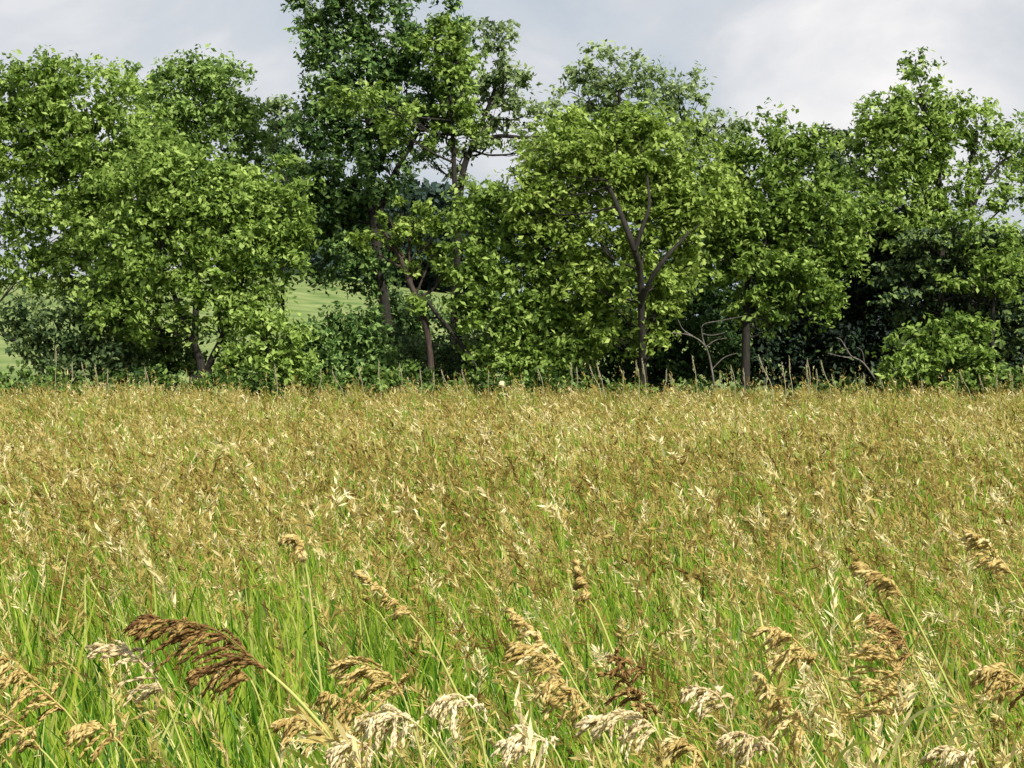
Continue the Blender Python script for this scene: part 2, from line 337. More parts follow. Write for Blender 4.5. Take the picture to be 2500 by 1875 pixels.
tree('broadleaf_tree', 'tall pointed green tree on the right with thin trunks against the sky', 'tree',
     [(2240, 185, 38, 40), (2240, 240, 60, 50), (2195, 300, 75, 60), (2290, 270, 70, 55), (2120, 300, 50, 60), (2140, 390, 75, 80), (2240, 380, 75, 80), (2380, 320, 70, 60), (2400, 400, 55, 45, 0, .7), (2200, 500, 90, 90), (2110, 520, 60, 80), (2310, 540, 60, 70, 0, .8), (2390, 580, 50, 50, 0, .7), (2430, 330, 40, 50, 0, .8), (2230, 460, 80, 70), (2180, 340, 70, 60), (2260, 340, 70, 70), (2440, 420, 45, 50, 0, .5), (2340, 440, 50, 50, 0, .5), (2400, 500, 40, 40, 0, .45), (2470, 480, 40, 50, 0, .35)],
     52, 'bright', [[(2290, 945, 12), (2295, 700, 9), (2300, 560, 8), (2290, 420, 6), (2250, 230, 3)], [(2375, 945, 8), (2375, 560, 7), (2362, 480, 6), (2365, 420, 5), (2385, 320, 3)],
                 [(2372, 520, 4), (2400, 450, 4), (2440, 400, 3), (2470, 380, 2)]], group=TG, tone=.55, twigs=9, dens=.68, clump=.33, inner=.15)
tree('broadleaf_tree', 'green tree partly cut by the right edge, beyond the gap of sky', 'tree',
     [(2510, 380, 45, 60), (2560, 450, 80, 90), (2490, 650, 60, 60, 0, .6), (2590, 330, 70, 80), (2560, 650, 80, 100)],
     54, 'mid', [[(2560, 945, 10), (2555, 600, 8), (2545, 400, 4)]], group=TG, tone=.6)
cr_ = np.random.default_rng(17)
con = [(2290+cr_.normal()*30+(k % 3-1)*70, 580+k*17+cr_.normal()*12, cr_.uniform(50, 100), cr_.uniform(16, 34), cr_.normal()*.4, cr_.uniform(.5, 1)) for k in range(20)]
con += [(2450+cr_.normal()*30, 600+k*32+cr_.normal()*12, cr_.uniform(50, 80), cr_.uniform(18, 34), cr_.normal()*.4, cr_.uniform(.5, 1)) for k in range(10)]
tree('conifer_tree', 'dark layered tree with horizontal boughs at the right, in front of the pointed one', 'tree', con,
     49.5, 'needle_and_shade', [[(2300, 945, 11), (2300, 800, 9), (2290, 650, 6), (2285, 560, 3)]], group=TG, tone=.58, layer=True, inner=.5, dens=1.3, depth=1.3)
tree('broadleaf_tree', 'sunlit lower right branches of the tall pointed tree, built as separate bright green sprays', 'tree',  # pointed tree's sunlit branches, built apart on a stem of their own
     [(2440, 590, 50, 30, 0, .7), (2400, 640, 60, 22, 0, .6), (2470, 660, 50, 30, 0, .7), (2360, 690, 70, 16, 0, .6), (2330, 560, 50, 30, 0, .6), (2450, 700, 60, 20, 0, .6)],
     48.6, 'bright', [[(2420, 945, 5), (2425, 750, 4), (2430, 600, 2)]], group=TG, tone=.5, clump=.27)
tree('broadleaf_shrub', 'light green leafy bush at the meadow edge below the dark layered tree', 'shrub',
     [(2290, 820, 60, 40, 0, .55), (2340, 870, 80, 45, 0, .6), (2260, 900, 70, 40, 0, .6), (2215, 840, 45, 25, .3, .35), (2310, 930, 100, 30, 0, .7), (2375, 800, 45, 20, .4, .35), (2400, 850, 40, 22, .2, .4), (2190, 900, 45, 30, -.2, .5), (2330, 780, 40, 18, .5, .35), (2420, 915, 50, 28, 0, .4)],
     46.8, 'bright', [[(2300, 945, 4), (2300, 880, 3), (2290, 810, 2)]], group=SG, tone=.42, clump=.26)

# leaning trees and shrubs
tree('leaning_tree', 'small leaning tree with bare reddish brown branches and a thin crown', 'tree',
     [(1000, 545, 75, 45, 0, .33), (1060, 580, 45, 60, 0, .4), (930, 590, 55, 60, 0, .2), (1080, 650, 30, 50, 0, .33), (1030, 640, 40, 40, 0, .2)],
     48.5, 'yellow', [[(1055, 945, 9), (1048, 850, 8), (1038, 790, 8), (1018, 730, 7), (1000, 690, 7), (985, 650, 5), (960, 600, 4), (925, 550, 3)],
                  [(1005, 700, 4), (1000, 640, 3), (1000, 590, 3), (1010, 540, 2)]], bark=BARK_BROWN, group=TG,
     limbs=[[(985, 655, 3), (955, 640, 2.5), (925, 620, 2)], [(970, 620, 3), (965, 575, 2), (950, 530, 1.5)], [(1015, 720, 3), (1040, 660, 2.5), (1060, 610, 2)]], tone=.35, clump=.22, twigs=40, limbr=4.5)
tree('leaning_tree', 'bare dark trunk leaning left, right of the small brown branched tree', 'tree',
     [(1040, 745, 25, 25, 0, .3), (1120, 750, 45, 22, 0, .35)],
     48.2, 'bright', [[(1175, 920, 7), (1150, 875, 7), (1110, 820, 6), (1065, 765, 5), (1030, 715, 3)]], group=TG, clump=.25)
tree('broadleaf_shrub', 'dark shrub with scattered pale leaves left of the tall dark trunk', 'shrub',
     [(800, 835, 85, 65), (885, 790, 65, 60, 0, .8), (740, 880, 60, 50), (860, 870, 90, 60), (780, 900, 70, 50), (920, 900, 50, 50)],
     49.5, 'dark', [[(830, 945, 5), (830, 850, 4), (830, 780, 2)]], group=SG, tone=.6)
tree('broadleaf_shrub', 'bright green bush just right of the forked trunk at the meadow edge', 'shrub',
     [(620, 800, 60, 55, 0, .8), (700, 850, 60, 55, 0, .8), (620, 890, 70, 60), (710, 920, 70, 45), (640, 770, 35, 35, 0, .6)],
     47.2, 'bright', [[(660, 945, 4), (655, 850, 3), (640, 780, 2)]], group=SG, tone=.6, clump=.28)
tree('broadleaf_shrub', 'grey green shrub with sloping sprays at the left edge of the meadow', 'shrub',
     [(50, 760, 70, 45, 0, .6), (130, 800, 90, 60), (230, 830, 90, 70), (200, 900, 120, 60), (110, 880, 60, 40, 0, .6), (310, 880, 60, 60), (200, 760, 100, 50, 0, .7)],
     48.6, 'pale', [[(170, 945, 5), (165, 850, 4), (130, 780, 2)]], group=SG, tone=.12)
tree('broadleaf_shrub', 'shaded green shrub just left of the forked trunk below the sloping crown', 'shrub',
     [(370, 860, 70, 70), (430, 900, 60, 50), (350, 780, 60, 60, 0, .7), (560, 900, 50, 40, 0, .6), (450, 780, 50, 60, .5, .5)],
     50, 'mid', [[(400, 945, 5), (395, 850, 4), (385, 790, 2)]], group=SG, tone=.35)
tree('broadleaf_shrub', 'dull brown green thicket at the foot of the leaning trunks', 'shrub',
     [(1010, 880, 70, 50), (1090, 890, 70, 45), (1130, 830, 50, 45, 0, .7), (980, 820, 45, 60, .8, .6), (1110, 930, 90, 30)],
     50.5, 'pale', [[(1060, 945, 4), (1060, 880, 3), (1055, 830, 2)]], group=SG, tone=.05)
tree('broadleaf_shrub', 'thicket behind the Y shaped trunk, deep shade put into its dark leaf colour', 'shrub',  # rear row put in for under-tree darkness; shade is in the leaf colour
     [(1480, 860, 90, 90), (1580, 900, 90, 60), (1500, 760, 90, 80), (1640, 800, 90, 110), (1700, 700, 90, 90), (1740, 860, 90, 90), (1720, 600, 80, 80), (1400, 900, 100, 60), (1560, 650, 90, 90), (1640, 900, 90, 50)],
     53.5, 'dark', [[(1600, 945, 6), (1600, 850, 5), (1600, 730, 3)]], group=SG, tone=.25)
tree('broadleaf_shrub', 'thicket under the round tree right of centre, deep shade put into near black leaves', 'shrub',  # fills the dark under the crown; near black leaves imitate deep shade
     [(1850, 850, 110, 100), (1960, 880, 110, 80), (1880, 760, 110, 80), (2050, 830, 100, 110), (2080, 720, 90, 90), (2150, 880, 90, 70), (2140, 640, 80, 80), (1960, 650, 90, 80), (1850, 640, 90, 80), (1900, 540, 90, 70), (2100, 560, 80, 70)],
     54.5, 'needle_and_shade', [[(1960, 945, 6), (1960, 850, 5), (1960, 780, 3)]], group=SG, tone=.15, dens=1.5)
tree('broadleaf_shrub', 'thicket behind the layered boughs at the right edge, shade put into near black leaves', 'shrub',  # dark fill behind the boughs, shade painted as near black foliage
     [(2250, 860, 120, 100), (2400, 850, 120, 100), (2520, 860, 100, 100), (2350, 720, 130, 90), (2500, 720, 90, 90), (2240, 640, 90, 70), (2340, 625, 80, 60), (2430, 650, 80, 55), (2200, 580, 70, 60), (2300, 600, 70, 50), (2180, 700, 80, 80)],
     54, 'needle_and_shade', [[(2380, 945, 6), (2380, 850, 5), (2380, 760, 3)]], group=SG, tone=.15, dens=1.6)
tree('broadleaf_shrub', 'shrubbery behind the tall dark trunk, below the far wood, leaves coloured dark as shade', 'shrub',  # same rear row, leaf tone lowered to stand for shade
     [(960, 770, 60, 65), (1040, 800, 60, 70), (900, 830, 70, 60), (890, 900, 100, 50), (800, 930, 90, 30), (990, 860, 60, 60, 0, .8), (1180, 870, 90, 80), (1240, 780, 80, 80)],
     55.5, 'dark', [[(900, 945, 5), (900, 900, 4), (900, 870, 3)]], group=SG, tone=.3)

# rough weeds and brambles along the foot of the tree line
def undergrowth():
    r = np.random.default_rng(8); lobes = []
    for px in range(-150, 2700, 34):
        dark = 1560 < px < 2180
        top = r.uniform(905, 950) if not dark else r.uniform(940, 965)
        lobes.append((px+r.normal()*12, top+30, 26+r.random()*16, 30, r.normal()*.35, .8))
    o, _ = crown_mesh('undergrowth', lobes, 47.0, LEAF['mid'], None, dens=.8, leaf=.07, clump=.24, inner=.2, tone=.25)
    tag(o, 'rough green weeds and brambles along the foot of the tree line', 'undergrowth', kind='stuff')
undergrowth()

# pale dead branches at the wood edge
def deadwood(label, polys, Y, r=3.0):
    b = P(*polys[0][0], Y); root = empty('dead_branch', b); tag(root, label, 'branch', 'dead branches at the foot of the trees')
    for k, pl in enumerate(polys):
        pl = [(q[0]+(random.uniform(-5, 5) if 0 < i < len(pl)-1 else 0), q[1]+(random.uniform(-5, 5) if 0 < i < len(pl)-1 else 0)) for i, q in enumerate(pl)]
        n = len(pl); pts = [[*P(px, py, Y-0.12*i+0.2*k*0), (r*(1-.55*i/(n-1))*(1 if k == 0 else .7))/F*Y] for i, (px, py) in enumerate(pl)]
        tb = Tubes(); tb.add(smooth_path(pts, 4), 6); tb.build('stem' if k == 0 else 'side_branch', BARK_PALE, root)
deadwood('pale bare fallen branches in the shade right of the Y shaped trunk',
         [[(1745, 945), (1735, 880), (1720, 845), (1690, 820), (1640, 812)], [(1722, 848), (1710, 815), (1715, 795), (1760, 785), (1815, 772)], [(1722, 848), (1750, 835), (1775, 825)], [(1690, 820), (1670, 800), (1655, 780)], [(1740, 900), (1765, 870), (1800, 862)], [(1715, 815), (1735, 822), (1770, 812)]], 47.6, 2.7)
deadwood('small grey dead twig standing in deep shade left of the light green bush',
         [[(2150, 945), (2110, 885), (2075, 865), (2050, 835), (2042, 825)], [(2090, 872), (2060, 870), (2020, 862)], [(2075, 865), (2062, 845), (2065, 822)], [(2110, 885), (2105, 862), (2092, 848)]], 47.4, 2.1)

# far wood on the hillside
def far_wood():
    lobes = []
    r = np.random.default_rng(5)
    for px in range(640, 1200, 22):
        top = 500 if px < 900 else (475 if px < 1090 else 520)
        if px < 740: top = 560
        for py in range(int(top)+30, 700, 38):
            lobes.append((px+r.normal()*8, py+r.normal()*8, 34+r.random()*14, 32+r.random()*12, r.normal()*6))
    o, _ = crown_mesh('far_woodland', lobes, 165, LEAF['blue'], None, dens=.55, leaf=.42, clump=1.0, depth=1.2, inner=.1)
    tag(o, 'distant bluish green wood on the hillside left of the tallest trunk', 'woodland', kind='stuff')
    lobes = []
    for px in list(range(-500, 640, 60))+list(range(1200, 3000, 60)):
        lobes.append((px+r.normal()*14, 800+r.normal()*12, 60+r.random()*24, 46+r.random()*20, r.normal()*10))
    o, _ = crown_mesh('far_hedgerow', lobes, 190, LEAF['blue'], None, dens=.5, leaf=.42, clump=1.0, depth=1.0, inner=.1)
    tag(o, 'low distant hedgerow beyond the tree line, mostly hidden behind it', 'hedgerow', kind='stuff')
far_wood()

# ------------------------------------------------------------------ meadow
HEADM = plant_mat('seed_head_straw', [(0.10, 0.055, 0.014), (0.25, 0.18, 0.042), (0.46, 0.37, 0.115), (0.82, 0.73, 0.43)], transl=0.3, rough=.75, spec=.15)
BLADEM = plant_mat('grass_blade', [(0.015, 0.065, 0.004), (0.09, 0.22, 0.010), (0.22, 0.34, 0.024), (0.36, 0.42, 0.055), (0.62, 0.62, 0.22)], transl=0.35, rough=.55, spec=.25)

def strips(base, lean, H, W, K, curl):
    """N grass blades / stems as K-segment tapering strips. base (n,3), lean (n,2) horizontal offset at tip."""
    n = len(base); t = np.linspace(0, 1, K+1)
    az = rng.uniform(0, math.pi, n); side = np.stack([np.cos(az), np.sin(az), np.zeros(n)], 1)
    side = unit(side*np.array([1, .6, 1]))
    c = base[:, None]+np.stack([lean[:, None, 0]*(t**2)[None], lean[:, None, 1]*(t**2)[None],
                                H[:, None]*(t[None]-curl[:, None]*(t**3)[None])], -1)
    w = W[:, None]*(1-t**1.8)[None]*0.5+W[:, None]*0.06
    Vv = np.stack([c-side[:, None]*w[..., None], c+side[:, None]*w[..., None]], 2).reshape(-1, 3)
    i = (np.arange(n)*(K+1)*2)[:, None]+np.arange(K)[None]*2
    Q = np.stack([i, i+1, i+3, i+2], -1).reshape(-1, 4)
    return Vv, Q

def heads(top, dirn, Lh, Wh, M, droop):
    """Seed heads: M spikelet diamonds along each drooping axis. top = base point of the head."""
    n = len(top); s = (np.arange(M)+rng.random((n, M)))/M
    ax = dirn[:, None]*(Lh[:, None]*s)[..., None]
    ax[..., 2] -= droop[:, None]*Lh[:, None]*s**2
    spread = Wh[:, None]*np.sin(np.clip(s*0.85+.15, 0, 1)*math.pi)**.7
    off = rng.normal(size=(n, M, 3))*np.array([1, 1, .6]); off = unit(off)*spread[..., None]*rng.uniform(.2, 1, (n, M, 1))
    c = top[:, None]+ax+off
    d = unit(dirn[:, None]*1.0+unit(off+1e-6)*0.7+np.array([0, 0, -.1])[None, None]-np.array([0, 0, 1.0])*(droop[:, None]*s)[..., None])
    sd = unit(np.cross(d, rng.normal(size=(n, M, 3))))
    ls = (Lh[:, None]*rng.uniform(.07, .18, (n, M)))[..., None]*(22/(M+6))**.6; ws = ls*rng.uniform(.12, .21, (n, M))[..., None]*(1 if M > 20 else 1.2)
    Vv = np.stack([c-d*ls, c+sd*ws, c+d*ls, c-sd*ws], 2).reshape(-1, 3)
    i = np.arange(n*M)*4
    T = np.concatenate([np.stack([i, i+1, i+2], 1), np.stack([i, i+2, i+3], 1)])
    return Vv, T

def scatter(y0, y1, dens):
    hw = lambda y: 0.262*y+1.3
    n = int(dens*(0.262*(y1*y1-y0*y0)+2.6*(y1-y0))); y = rng.uniform(y0, y1, n*3); k = rng.random(n*3) < hw(y)/hw(y1); y = y[k][:n]
    x = rng.uniform(-1, 1, len(y))*hw(y)
    # grasses grow in tufts: pull most plants towards the centre of their tuft
    cell = 0.075+0.012*y; ix = np.floor(x/cell); iy = np.floor(y/(cell*1.2))
    h1 = np.modf(np.abs(np.sin(ix*12.9898+iy*78.233)*43758.5453))[0]; h2 = np.modf(np.abs(np.sin(ix*39.346+iy*11.135)*24634.6345))[0]
    pull = rng.uniform(.2, .85, len(y)); x = x+(((ix+h1)*cell)-x)*pull; y2 = y+(((iy+h2)*cell*1.2)-y)*pull
    global TUFT
    TUFT = np.modf(h1*7.31+h2*3.17)[0]-.5
    return x, np.clip(y2, 2.5, 46.6)

acc = {'g': [[], [], [], 0], 'h': [[], [], [], 0], 's': [[], [], [], 0]}
def push(key, V, Fc, tint):
    a = acc[key]; a[0].append(V.astype(np.float32)); a[1].append((Fc+a[3]).astype(np.int32)); a[2].append(tint.astype(np.float32)); a[3] += len(V)

def patchiness(x, y):
    """0 = leafy green patch without heads, 1 = full of seed heads."""
    v = fbm(x, y*0.55, 21, 1.5, 3)*.5+fbm(x, y, 9, .35, 2)*.35
    return v

ZONES = [(2.6, 5.0, 1000, 230, 44, 4, 0.0120), (5.0, 9.0, 680, 185, 28, 4, 0.0145), (9.0, 16, 380, 130, 15, 3, .0170), (16, 26, 180, 95, 9, 2, .025), (26, 46.5, 80, 72, 5, 2, .036)]
for (y0, y1, db, dh, M, K, wb) in ZONES:
    # blades
    x, y = scatter(y0, y1, db); n = len(x); pt = patchiness(x, y)
    H = (0.78+0.11*rng.normal(size=n)+.03*pt)*np.where(rng.random(n) < .35, rng.uniform(.6, .9, n), 1.0)+.13*ss(y, 6, 16)
    H = np.clip(H+.16*TUFT, .25, 1.08)
    lean = np.stack([rng.normal(size=n)*.16-.09, rng.normal(size=n)*.15], 1)
    V, Q = strips(np.stack([x, y, gz(x, y)], 1), lean, H, wb*rng.uniform(.6, 1.4, n), K, rng.uniform(0, .35, n))
    far = ss(y, 5, 14)
    tn = np.clip(.37+.10*far+.12*pt+.24*rng.normal(size=n)+.25*TUFT+np.where(rng.random(n) < .22, .42, 0), 0, 1)
    push('g', V, Q, np.repeat(tn, (K+1)*2))
    # stems + heads
    x, y = scatter(y0, y1, dh); tf = TUFT; pt = patchiness(x, y)
    near = 1-ss(y, 5, 13)
    keep = rng.random(len(x)) < np.clip(1.0-near*.56+pt*(.40+.45*near), .10, 1)
    x, y, pt, tf = x[keep], y[keep], pt[keep], tf[keep]; n = len(x)
    H = np.clip(.83+.10*rng.normal(size=n)+.03*pt+.22*tf, .5, 1.12)+(rng.random(n) < .035)*rng.uniform(.15, .5, n)*ss(y, 22, 36)
    lean = np.stack([rng.normal(size=n)*.10-.10, rng.normal(size=n)*.09], 1)
    base = np.stack([x, y, gz(x, y)], 1)
    V, Q = strips(base, lean, H, np.full(n, wb*.34), max(2, K-1), np.zeros(n))
    st = np.clip(.5+.2*rng.normal(size=n), 0.1, 1)
    push('s', V, Q, np.repeat(st, (max(2, K-1)+1)*2))
    top = base+np.stack([lean[:, 0], lean[:, 1], H], 1)
    dr = unit(np.stack([lean[:, 0]*3.0/np.maximum(H, .1), lean[:, 1]*2/np.maximum(H, .1), np.full(n, 1.0)], 1))
    Lh = rng.uniform(.09, .19, n)*(1+.35*(rng.random(n) < .15)); typ = rng.random(n)
    Wh = np.where(typ < .5, rng.uniform(.010, .018, n), rng.uniform(.02, .042, n))
    V, T = heads(top-dr*.02, dr, Lh, Wh, M, np.where(typ < .5, .15, rng.uniform(.3, .9, n)))
    tn = np.clip(.44+.10*(1-ss(y, 4, 12))+.10*pt+.17*rng.normal(size=n)+.35*tf+np.where(rng.random(n) < .07, .4, 0), 0, 1)
    tt = np.clip(np.repeat(tn, M)+.10*rng.normal(size=n*M), 0, 1)
    push('h', V, T, np.repeat(tt, 4))
def flush(key, name, mat, label, cat, quads):
    a = acc[key]; V = np.concatenate(a[0]); Fc = np.concatenate(a[1])
    o = mesh_obj(name, V, Fc if quads else None, None if quads else Fc, mat, None, np.concatenate(a[2]))
    tag(o, label, cat, kind='stuff'); return o
flush('g', 'meadow_grass', BLADEM, 'dense green and olive grass blades filling the whole meadow', 'grass', True)
flush('s', 'grass_stems', BLADEM, 'thin upright straw and green stems carrying the meadow seed heads', 'grass', True)
flush('h', 'grass_seed_heads', HEADM, 'uncounted small tan seed heads covering the top of the meadow', 'grass', False)

# tall single stalks standing above the far edge of the meadow
def stalk_mesh(k):
    r = np.random.default_rng(100+k)
    H = 1.0; tb = Tubes(); lx = r.uniform(-.14, .02)
    path = [[0, 0, 0, .005], [lx*.1, 0, .4, .005], [lx*.25+r.normal()*.012, 0, .7, .004], [lx*.7+r.normal()*.014, 0, .86, .004], [lx, 0, 1.0, .004]]
    tb.add(smooth_path(path, 3), 4)
    V = np.concatenate(tb.V); Q = np.concatenate(tb.Q)
    hv, ht = heads(np.array([[lx*.75, 0, .86]]), unit(np.array([[lx*1.3, 0, 1.0]])), np.array([.19]), np.array([.013]), 50, np.array([.1]))
    tint = np.concatenate([np.full(len(V), .85), np.full(len(hv), 1.0)])
    me_o = mesh_obj('tall_grass_stalk', np.concatenate([V, hv]), Q, ht+len(V), STALKM, None, tint)
    return me_o
STALKM = plant_mat('tall_stalk', [(0.14, 0.22, 0.05), (0.25, 0.29, 0.11), (0.36, 0.36, 0.20), (0.48, 0.44, 0.28)], transl=.3)
protos = [stalk_mesh(k) for k in range(6)]
SL = 'tall pale grass stalk standing above the far edge of the meadow against the shaded trees'
spots = [(130, 850, 41), (180, 890, 40), (215, 890, 42), (245, 895, 38), (270, 905, 43), (365, 900, 41), (690, 895, 38), (780, 905, 42), (850, 905, 43), (905, 900, 40),
         (935, 885, 38), (975, 892, 41), (1035, 905, 43), (1060, 915, 41), (1110, 905, 40), (1155, 905, 42), (1190, 910, 43), (1340, 900, 40), (1395, 890, 41), (1420, 900, 43),
         (1480, 893, 39), (1500, 890, 36), (1520, 910, 42), (1560, 885, 38), (1595, 880, 37), (1620, 905, 43), (1660, 915, 42), (1712, 875, 36), (1770, 910, 43), (1800, 895, 41),
         (1825, 905, 40), (1880, 900, 42), (1905, 870, 35), (1925, 890, 38), (1945, 875, 36), (1970, 880, 38), (1985, 895, 41), (2010, 905, 43), (2030, 885, 37), (2065, 915, 42),
         (2120, 915, 43), (2170, 925, 42), (2380, 905, 39), (2425, 918, 42), (2445, 920, 41), (2470, 905, 43), (2330, 925, 43), (2250, 930, 42)]
LAND = [(230, 'shrub at the left edge'), (330, 'broad left tree'), (720, 'sloping crowned tree'), (890, 'dark shrub beside the tallest trunk'), (1000, 'tallest trunk'), (1130, 'leaning brown tree'), (1370, 'dense mid green tree'),
        (1540, 'left half of yellow green tree'), (1700, 'right half of yellow green tree'), (1850, 'pale fallen branches'), (2040, 'darkest shade on the right'), (2180, 'small grey dead twig'), (2360, 'light green bush'), (2600, 'dark boughs at the right edge')]
ORD = ['first', 'second', 'third', 'fourth', 'fifth', 'sixth', 'seventh', 'eighth', 'ninth', 'tenth', 'eleventh', 'twelfth']
spots.sort(); seen = {}
for i, (px, py, Y) in enumerate(spots):
    land = [b for a, b in LAND if px <= a][0]; k = seen.get(land, 0); seen[land] = k+1
    SL = 'tall pale grass stalk, %s from left below %s' % (ORD[k], land)
    src = protos[i % 6]; o = src if i < 6 else src.copy()
    if i >= 6: COL.objects.link(o)
    p = P(px, py, Y); o.location = (p[0], p[1], 0); o.scale = (1.5, 1.5, p[2]); o.rotation_euler = (0, random.uniform(-.12, .04), random.uniform(-.5, .5))
    tag(o, SL, 'grass stalk', 'tall grass stalks above the far meadow edge')

# ------------------------------------------------------------------ foreground plumes
PLUME = {
 'brown': plant_mat('plume_brown', [(0.10, 0.045, 0.015), (0.22, 0.125, 0.04), (0.42, 0.28, 0.09), (0.60, 0.46, 0.20)], transl=.25, rough=.8),
 'tan':   plant_mat('plume_tan',   [(0.30, 0.19, 0.06), (0.52, 0.39, 0.13), (0.72, 0.59, 0.24), (0.82, 0.73, 0.42)], transl=.4, rough=.8),
 'pale':  plant_mat('plume_cream', [(0.42, 0.31, 0.16), (0.70, 0.59, 0.33), (0.86, 0.78, 0.52), (0.92, 0.88, 0.70)], transl=.4, rough=.8),
}
STEMM = plant_mat('plume_stem', [(0.20, 0.30, 0.05), (0.38, 0.42, 0.10), (0.58, 0.56, 0.22)], transl=.1, rough=.5)
def plume(label, stem, axis, Y, kind, reach, hang=(-.35, -1.0), nb=22, side=0.25, tone=.5, thick=3.3):
    """stem, axis: polylines in photograph pixels (stem upward, axis neck -> tip); reach: branch length in pixels; hang: drift of branches (right, up)."""
    b = P(*stem[0], Y); root = empty('grass_plume', [b[0], b[1]+.02, 0]); tag(root, label, 'grass plume', 'large nodding grass plumes in the foreground')
    px = F/Y
    pts = [[*P(q[0], q[1], Y), thick/px*(1-.35*i/max(1, len(stem)-1))] for i, q in enumerate(stem)]
    sp = smooth_path(pts, 6); f = sp[0]; dx = np.clip((sp[0, 0]-sp[2, 0])/max(.005, sp[2, 2]-sp[0, 2]), -.6, .6)
    low = np.array([[f[0]+dx*f[2]*(q-.35*q*q), f[1]+.02*q, f[2]*(1-q), f[3]*(1+.3*q)] for q in (1, .8, .6, .4, .2)])
    tb = Tubes(); tb.add(np.vstack([low, sp]), 6); o = tb.build('stem', STEMM, root, .6)
    ap = smooth_path([[*P(q[0], q[1], Y), 2.4/px*(1-.6*i/(len(axis)-1))] for i, q in enumerate([stem[-1]]+list(axis))], 8)
    tb = Tubes(); tb.add(ap, 5); tb.build('rachis', PLUME[kind], root, tone)
    # branches: thin curved axes clothed in spikelets
    br = Tubes(); tops = []; C = []; D = []; Tn = []; S = []
    n = len(ap); tot = reach/px
    nb = int(nb*1.0); reach *= 1.12 if kind != 'brown' else 1.0
    for k in range(nb):
        s = (k+.5)/nb; i = min(n-2, int(s*(n-1))); p0 = ap[i, :3]; t = unit(ap[i+1, :3]-ap[i, :3])
        ln = tot*1.35*(0.55+.45*math.sin(math.pi*min(1, s*.9+.25)))*rng.uniform(.7, 1.15)
        if s > .8: ln *= 1-.6*(s-.8)/.2
        h = np.array([hang[0], rng.normal()*.35, hang[1]])
        w = np.array([rng.normal()*side*1.5, rng.normal()*.6, rng.normal()*side*1.5])
        d0 = unit(t*.75+w*1.3+h*.45); d1 = unit(t*.15+h*1.0+w*.5)
        u = np.linspace(0, 1, 7)[:, None]; pp = p0+ln*(d0*u*(1-.5*u)+d1*u*u*.5)
        br.add(np.hstack([pp, np.full((7, 1), .45/px)]), 3)
        ns = 22; uu = np.sort(rng.uniform(.12, 1, ns)); cc = np.stack([np.interp(uu, u[:, 0], pp[:, a]) for a in range(3)], 1)
        dd = unit((d0+(d1-d0)*uu[:, None])+rng.normal(size=(ns, 3))*.16)
        C.append(cc+rng.normal(size=(ns, 3))*2.0/px); D.append(dd); Tn.append(np.clip(tone+rng.normal()*.16+rng.normal(size=ns)*.12, 0, 1)); S.append(rng.uniform(8, 17, ns)/px)
    C = np.concatenate(C); D = np.concatenate(D); Tn = np.concatenate(Tn); S = np.concatenate(S)[:, None]
    sd = unit(np.cross(D, rng.normal(size=D.shape))); s2 = np.cross(D, sd); w = S*.25
    # each spikelet a slim closed four sided pod: 6 vertices, 8 triangles
    V = np.stack([C-D*S, C+sd*w, C+s2*w, C-sd*w, C-s2*w, C+D*S], 1).reshape(-1, 3)
    i0 = np.arange(len(C))*6; T = []
    for a, b_ in ((1, 2), (2, 3), (3, 4), (4, 1)):
        T.append(np.stack([i0, i0+a, i0+b_], 1)); T.append(np.stack([i0+5, i0+b_, i0+a], 1))
    br.build('side_branches', PLUME[kind], root, tone)['kind'] = 'stuff'
    o = mesh_obj('spikelets', V, None, np.concatenate(T), PLUME[kind], root, np.repeat(Tn, 6)); o['kind'] = 'stuff'
    return root

plume('largest dark brown plume, arching left on a long pale diagonal stem', [(880, 1890), (800, 1790), (720, 1700), (650, 1635)], [(600, 1590), (540, 1545), (470, 1520), (400, 1512), (325, 1520)], 3.30, 'brown', 120, (-.75, -.75), 50, tone=.42, thick=6)
plume('lower brown tuft hanging under the neck of the largest brown plume', [(690, 1890), (660, 1800), (630, 1700), (612, 1660)], [(590, 1640), (550, 1625), (505, 1628), (470, 1650)], 3.42, 'brown', 75, (-.4, -.9), 20, tone=.5)
plume('pale straw plume sweeping left just below the largest brown plume', [(470, 1890), (430, 1780), (400, 1690)], [(360, 1630), (300, 1590), (240, 1572)], 3.32, 'pale', 80, (-.8, -.5), 22, tone=.45)
plume('tan plume slanting down right at the left edge of the picture', [(260, 1890), (200, 1790), (160, 1735)], [(110, 1690), (50, 1640), (0, 1610)], 3.30, 'tan', 90, (-.4, -.8), 24, tone=.55)
plume('sparse tan plume low in the left corner below the slanting edge plume', [(150, 1890), (120, 1850), (100, 1830)], [(60, 1780), (0, 1740), (-40, 1730)], 3.15, 'tan', 80, (-.3, -.9), 16, tone=.5)
plume('golden tan plume fanning up left in the lower centre left', [(1040, 1890), (1010, 1780), (985, 1700)], [(950, 1650), (900, 1622), (845, 1615)], 3.5, 'tan', 105, (-.6, -.8), 28, tone=.5)
plume('pinkish tan plume lying low left of the cream tuft with drooping fingers', [(1000, 1890), (960, 1820), (925, 1775)], [(880, 1735), (830, 1705), (785, 1690)], 3.35, 'tan', 85, (-.2, -1), 22, tone=.42)
plume('cream plume with thick drooping fingers at the bottom below the golden plume', [(1120, 1900), (1060, 1810), (1015, 1765)], [(980, 1745), (930, 1742), (890, 1762)], 3.2, 'pale', 100, (-.1, -1.1), 26, tone=.6)
plume('small upright cream tuft curling over like a claw in the bottom centre', [(1190, 1890), (1175, 1800), (1155, 1730)], [(1130, 1700), (1100, 1695), (1075, 1710)], 3.25, 'pale', 110, (-.15, -1.1), 16, tone=.65)
